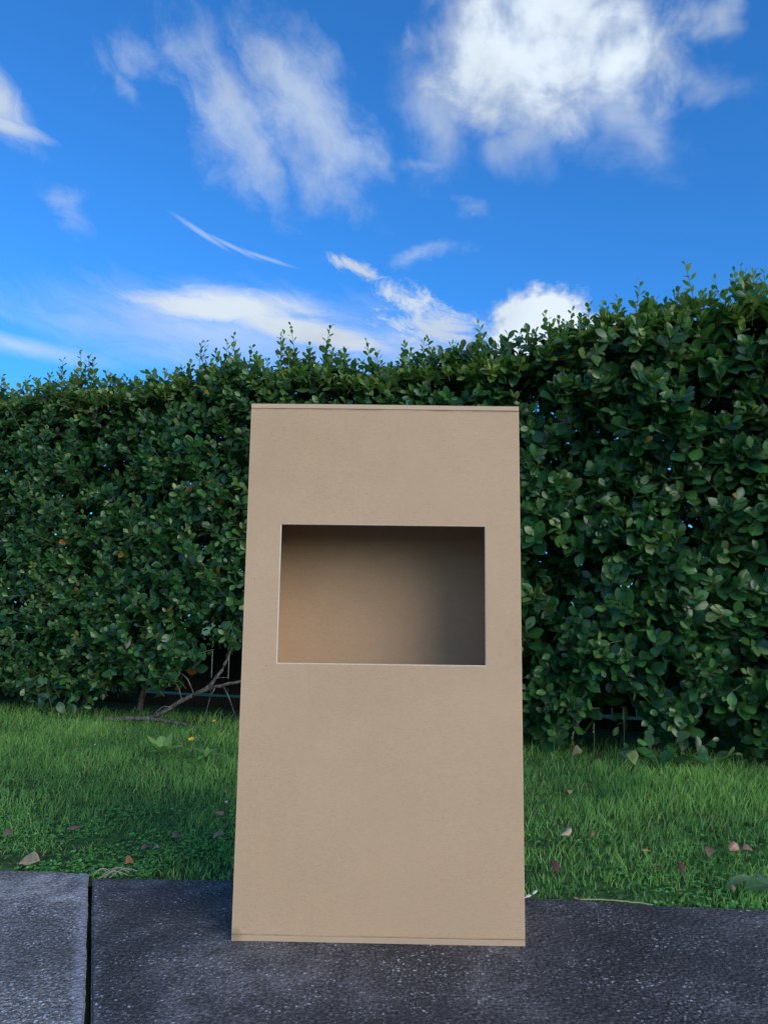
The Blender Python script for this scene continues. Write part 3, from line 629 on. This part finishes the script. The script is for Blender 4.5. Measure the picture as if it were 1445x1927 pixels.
rosette('broadleaf_weed', 'larger clump of pale green broad-leaved weed in the lawn left of the box', 'weed', (-1.129, 4.10, .025), 10, .13, (.24, .40, .11), 1.0)
rosette('broadleaf_weed', 'pale green weed close to the left edge of the box, smaller than its neighbour', 'weed', (-.89, 4.03, .02), 7, .09, (.20, .36, .10), 1.0)
rosette('broadleaf_weed', 'tiny bright green weed low in the lawn at the left', 'weed', (-1.60, 3.5, -.005), 5, .045, (.16, .32, .06), .6)
def stalk(bm, p, top_, r0, r1): 
    q = spline([p, (Vector(p) + Vector(top_)) / 2 + Vector((.004, 0, 0)), top_], 3); wood_tube(bm, q, list(np.linspace(r0, r1, len(q))), 5)
def simple_mat(name, c, rough=.7):
    m, t, b = mat(name, rough, .3); nz = t.noise(objc(t), 90, 3, .6).outputs['Fac']; setin(t, b, 'Base Color', t.mix(t.ramp(nz, .3, .7), tuple(x * .75 for x in c), c)); return m
m_yel = simple_mat('yellow_petal', (.75, .50, .03)); m_straw = simple_mat('dry_straw', (.42, .40, .28)); m_pale = simple_mat('bleached_chip', (.72, .70, .66)); m_gstalk = simple_mat('green_stalk', (.12, .17, .05))
m_white = simple_mat('white_petal', (.6, .6, .57))
def flower(name, label, p, h_, r_, petals, mt):
    e = tag(empty(name, p), label, 'flower'); bm = bmesh.new(); stalk(bm, p, (p[0] + .008, p[1], p[2] + h_), .0018, .0014); me = bpy.data.meshes.new('stem'); bm.to_mesh(me); bm.free(); link('stem', me, m_gstalk, e)
    c = np.array([[p[0] + .008, p[1], p[2] + h_]]); pl = Pile(); a = np.linspace(0, 6.28, petals, endpoint=False)
    ax = np.stack([np.cos(a), np.sin(a) * .8 - .25, np.sin(a) * .4 + .35], 1); pl.add(*leaves(np.repeat(c, petals, 0), ax, np.tile([[0, -.6, .8]], (petals, 1)), np.full(petals, r_), np.full(petals, r_ * .5), np.full((petals, 3), .5), False, .1, .1, 0)); pl.build('flower_head', mt, e)
flower('yellow_flower', 'small yellow flower open above the grass left of the box', (-1.02, 4.22, -.01), .085, .018, 12, m_yel)
flower('yellow_flower', 'tiny yellow flower in the shaded grass beside the fallen branch', (-1.10, 5.15, -.01), .06, .012, 9, m_yel)
for lab, p in (('white daisy bud near the box, low in the grass left of it', (-.60, 3.08, -.01)), ('white speck of a daisy far back in the lawn at the left', (-1.58, 4.35, -.01))):
    flower('daisy', lab, p, .03, .007, 7, m_white)
for i, (x, y, hh_, lab) in enumerate([(.93, 4.28, .15, 'short grass seed stalk nearest the right edge of the box'), (1.02, 4.30, .13, 'seed stalk second from the right edge of the box, leaning right'), (1.13, 4.22, .19, 'tall thin seed stalk in front of the dark hedge foot, right of the box'), (1.30, 4.25, .27, 'tallest bare seed stalk before the darkest hollow of the hedge')]):
    e = tag(empty('seed_stalk', (x, y, 0)), lab, 'grass stalk'); bm = bmesh.new(); stalk(bm, (x, y, -.01), (x + .01 + .02 * (i == 1), y, hh_), .0016, .001); me = bpy.data.meshes.new('stem'); bm.to_mesh(me); bm.free(); link('stem', me, m_gstalk, e)
    pl = Pile(); n_ = 14; tt = rng.uniform(.70, 1, n_); a = rng.uniform(0, 6.28, n_); pos = np.stack([x + (.01 + .02 * (i == 1)) * tt, np.full(n_, y), hh_ * tt], 1); ax = np.stack([np.cos(a) * .5, np.sin(a) * .5, np.ones(n_)], 1)
    pl.add(*leaves(pos, ax, rng.normal(size=(n_, 3)), np.full(n_, .011), np.full(n_, .004), np.tile([[.30, .28, .12]], (n_, 1)), False)); pl.build('seed_head', m_grass, e)

# ------------------------------------------------------------------ fallen leaves
def fallen(label, x, y, z, L, wr, colr, yaw, tilt, curl, cup=.4, name='fallen_leaf', cat='fallen leaf', group='fallen leaves on the lawn'):
    p = np.array([[x, y, z]]); ax = np.array([[math.cos(yaw), math.sin(yaw), tilt]]); nn = np.array([[-.2 * math.cos(yaw), -.55, .8]])
    L = L * .8; z = z - .004
    V_, F_, C_, U_ = leaves(p * 0, ax, nn, np.array([L]), np.array([L * wr]), np.array([colr]), True, cup, curl, .25)
    C_ = C_ * rng.uniform(.75, 1.2, (len(C_), 1))
    # petiole and a paper thickness
    me = npmesh(name, V_, [F_], C_, U_); me.materials.append(m_dry); me.shade_smooth()
    o = bpy.data.objects.new(name, me); o.location = (x, y, z); col.objects.link(o)
    md = o.modifiers.new('thickness', 'SOLIDIFY'); md.thickness = .0008
    tag(o, label, cat, group)
TAN = (.42, .28, .17); BRN = (.20, .11, .075); DRK = (.10, .055, .045); GRY = (.24, .17, .115); ORG = (.46, .22, .09)
for a in [
 ('pale tan curled leaf lying on the grass edge above the left slab', -1.05, 2.35, .012, .085, .6, (.36, .30, .20), .0, .05, .25),
 ('faded grey-brown leaf in the grass at the left frame edge', -1.22, 2.60, .02, .06, .5, GRY, 1.0, .2, .4),
 ('grey dry leaf half sunk in the lawn, left and upper of the group', -1.05, 2.70, .018, .06, .5, (.20, .15, .11), .7, .3, .4),
 ('brown pink curled leaf between the slab joint and the box', -.74, 2.50, .014, .055, .45, (.30, .17, .13), .8, .3, .5),
 ('round orange brown leaf at the pavement edge by the joint', -.745, 2.36, .012, .036, .95, ORG, .2, .25, .2),
 ('whitish shredded leaf in the clover left of the box', -.705, 2.50, .016, .04, .5, (.40, .33, .25), -.6, .3, .5),
 ('small grey leaf just above the whitish shredded one', -.68, 2.62, .018, .045, .6, GRY, .3, .3, .3),
 ('pinkish tan leaf highest in the grass beside the box left edge', -.63, 3.22, .03, .045, .6, (.38, .23, .15), .9, .5, .4),
 ('small brown crumpled leaf in the grass close left of the box', -.60, 2.91, .025, .042, .8, (.36, .21, .14), .1, .4, .5),
 ('pale ragged leaf against the left edge of the box', -.54, 2.60, .022, .05, .6, (.38, .29, .20), .2, .3, .5),
 ('cream curled leaf in the grass right of the box, near mid lawn', .60, 2.66, .03, .055, .6, (.62, .50, .34), .3, .3, .7),
 ('small rust leaf just right of the cream curled one', .70, 2.66, .03, .03, .6, (.33, .17, .10), .5, .5, .3),
 ('dark brown leaf standing on edge near the pavement right of the box', .51, 2.30, .02, .055, .55, DRK, 1.9, .9, .3),
 ('thin brown twisted leaf left of two dark leaves, right lawn', .81, 2.50, .03, .05, .35, (.33, .20, .10), .2, .3, .6),
 ('dark pointed leaf lying sideways in the right lawn', .80, 2.35, .025, .055, .35, DRK, .1, .1, .4),
 ('dark oval leaf standing upright, right of the pointed dark leaf', .88, 2.33, .015, .05, .5, (.12, .065, .05), 1.8, 1.6, .2),
 ('dull brown leaf sunk in grass above the upright dark leaf', 1.01, 2.47, .02, .045, .7, (.20, .14, .10), 1.3, 1.0, .3),
 ('salmon brown rounded leaf, brightest of the pair at far right', 1.10, 2.53, .025, .048, .85, (.48, .28, .19), .4, .5, .3),
 ('brown leaf touching the right side of the salmon one', 1.145, 2.54, .025, .042, .75, (.28, .18, .14), -.2, .4, .4),
 ('tiny brown leaf low by the pavement at the far right', .96, 2.19, .014, .024, .7, (.24, .15, .10), 1.5, 1.2, .2),
 ('small brown leaf on the pavement edge just right of the box', .515, 2.150, .006, .028, .5, (.30, .19, .12), .4, .1, .3),
 ('tan leaf high in the grass at the right of the box', .77, 3.25, .035, .035, .8, (.32, .24, .16), 1.2, .8, .3),
 ('olive dead leaf at the hedge foot right of the box', .98, 4.05, .05, .08, .7, (.20, .20, .10), .4, .3, .3),
 ('mottled green yellow torn leaf beside the low right seedling', 1.26, 3.93, .03, .11, .8, (.17, .24, .08), 2.0, .8, .3),
]: fallen(*a)
for lab, p, yaw in (('short white chip of bark on the pavement edge touching the box', (.385, 2.15, .004), .4), ('longer white splinter on the pavement edge just right of the box', (.41, 2.172, .006), .75)):
    fallen(lab, *p, .032, .28, (.78, .76, .72), yaw, .35, .2, .3, 'white_chip', 'chip', 'white chips by the box')
e = tag(empty('crumpled_plant', (1.03, 2.22, 0)), 'wilted plant with big pale green leaf and reddish tip at the right pavement edge', 'plant')
for p, ax, L, wr, c in (((1.035, 2.235, .028), (-1, -.1, .10), .085, .32, (.15, .25, .12)), ((1.04, 2.23, .045), (.3, -.4, -.5), .055, .75, (.045, .13, .07)), ((1.085, 2.215, .065), (.6, -.3, .1), .06, .55, (.30, .07, .08)), ((1.075, 2.20, .05), (.3, -.2, .6), .045, .5, (.62, .50, .52)), ((1.06, 2.20, .02), (-.7, -.3, .25), .08, .5, (.06, .13, .05))):
    q = Pile(); q.add(*leaves(np.array([p]), np.array([ax], float), np.array([[.1, -.45, .8]]), np.array([L]), np.array([L * wr]), np.array([c]), True, .35, .3, .35)); q.build('leaf', m_leaf2, e)
bm = bmesh.new(); stalk(bm, (1.06, 2.15, .0), (1.085, 2.215, .07), .004, .003); me = bpy.data.meshes.new('stem'); bm.to_mesh(me); bm.free(); link('stem', me, simple_mat('purple_stem', (.10, .04, .06)), e)
bm = bmesh.new(); q = spline([(.53, 2.135, .004), (.60, 2.128, .006), (.67, 2.118, .004), (.71, 2.105, .003)], 6, .0008); wood_tube(bm, q, [.0016] * len(q), 5); me = bpy.data.meshes.new('straw'); bm.to_mesh(me); bm.free()
tag(link('straw', me, m_straw), 'long dry grass straw lying along the right pavement edge', 'straw')
bm = bmesh.new()
for k in range(7):
    a = random.uniform(-.4, 1.0); p = Vector((-.80 + random.uniform(-.02, .05), 2.262 + random.uniform(-.02, .02), .004)); d_ = Vector((math.cos(a), math.sin(a) * .5, .25)) * random.uniform(.04, .09)
    q = spline([p, p + d_ * .5 + Vector((0, 0, .01)), p + d_ + Vector((0, 0, -.012))], 4); wood_tube(bm, q, [.0011] * len(q), 4)
me = bpy.data.meshes.new('dry_grass_tuft'); bm.to_mesh(me); bm.free(); tag(link('dry_grass_tuft', me, m_straw), 'wisp of pale dry grass at the head of the pavement joint', 'dry grass')
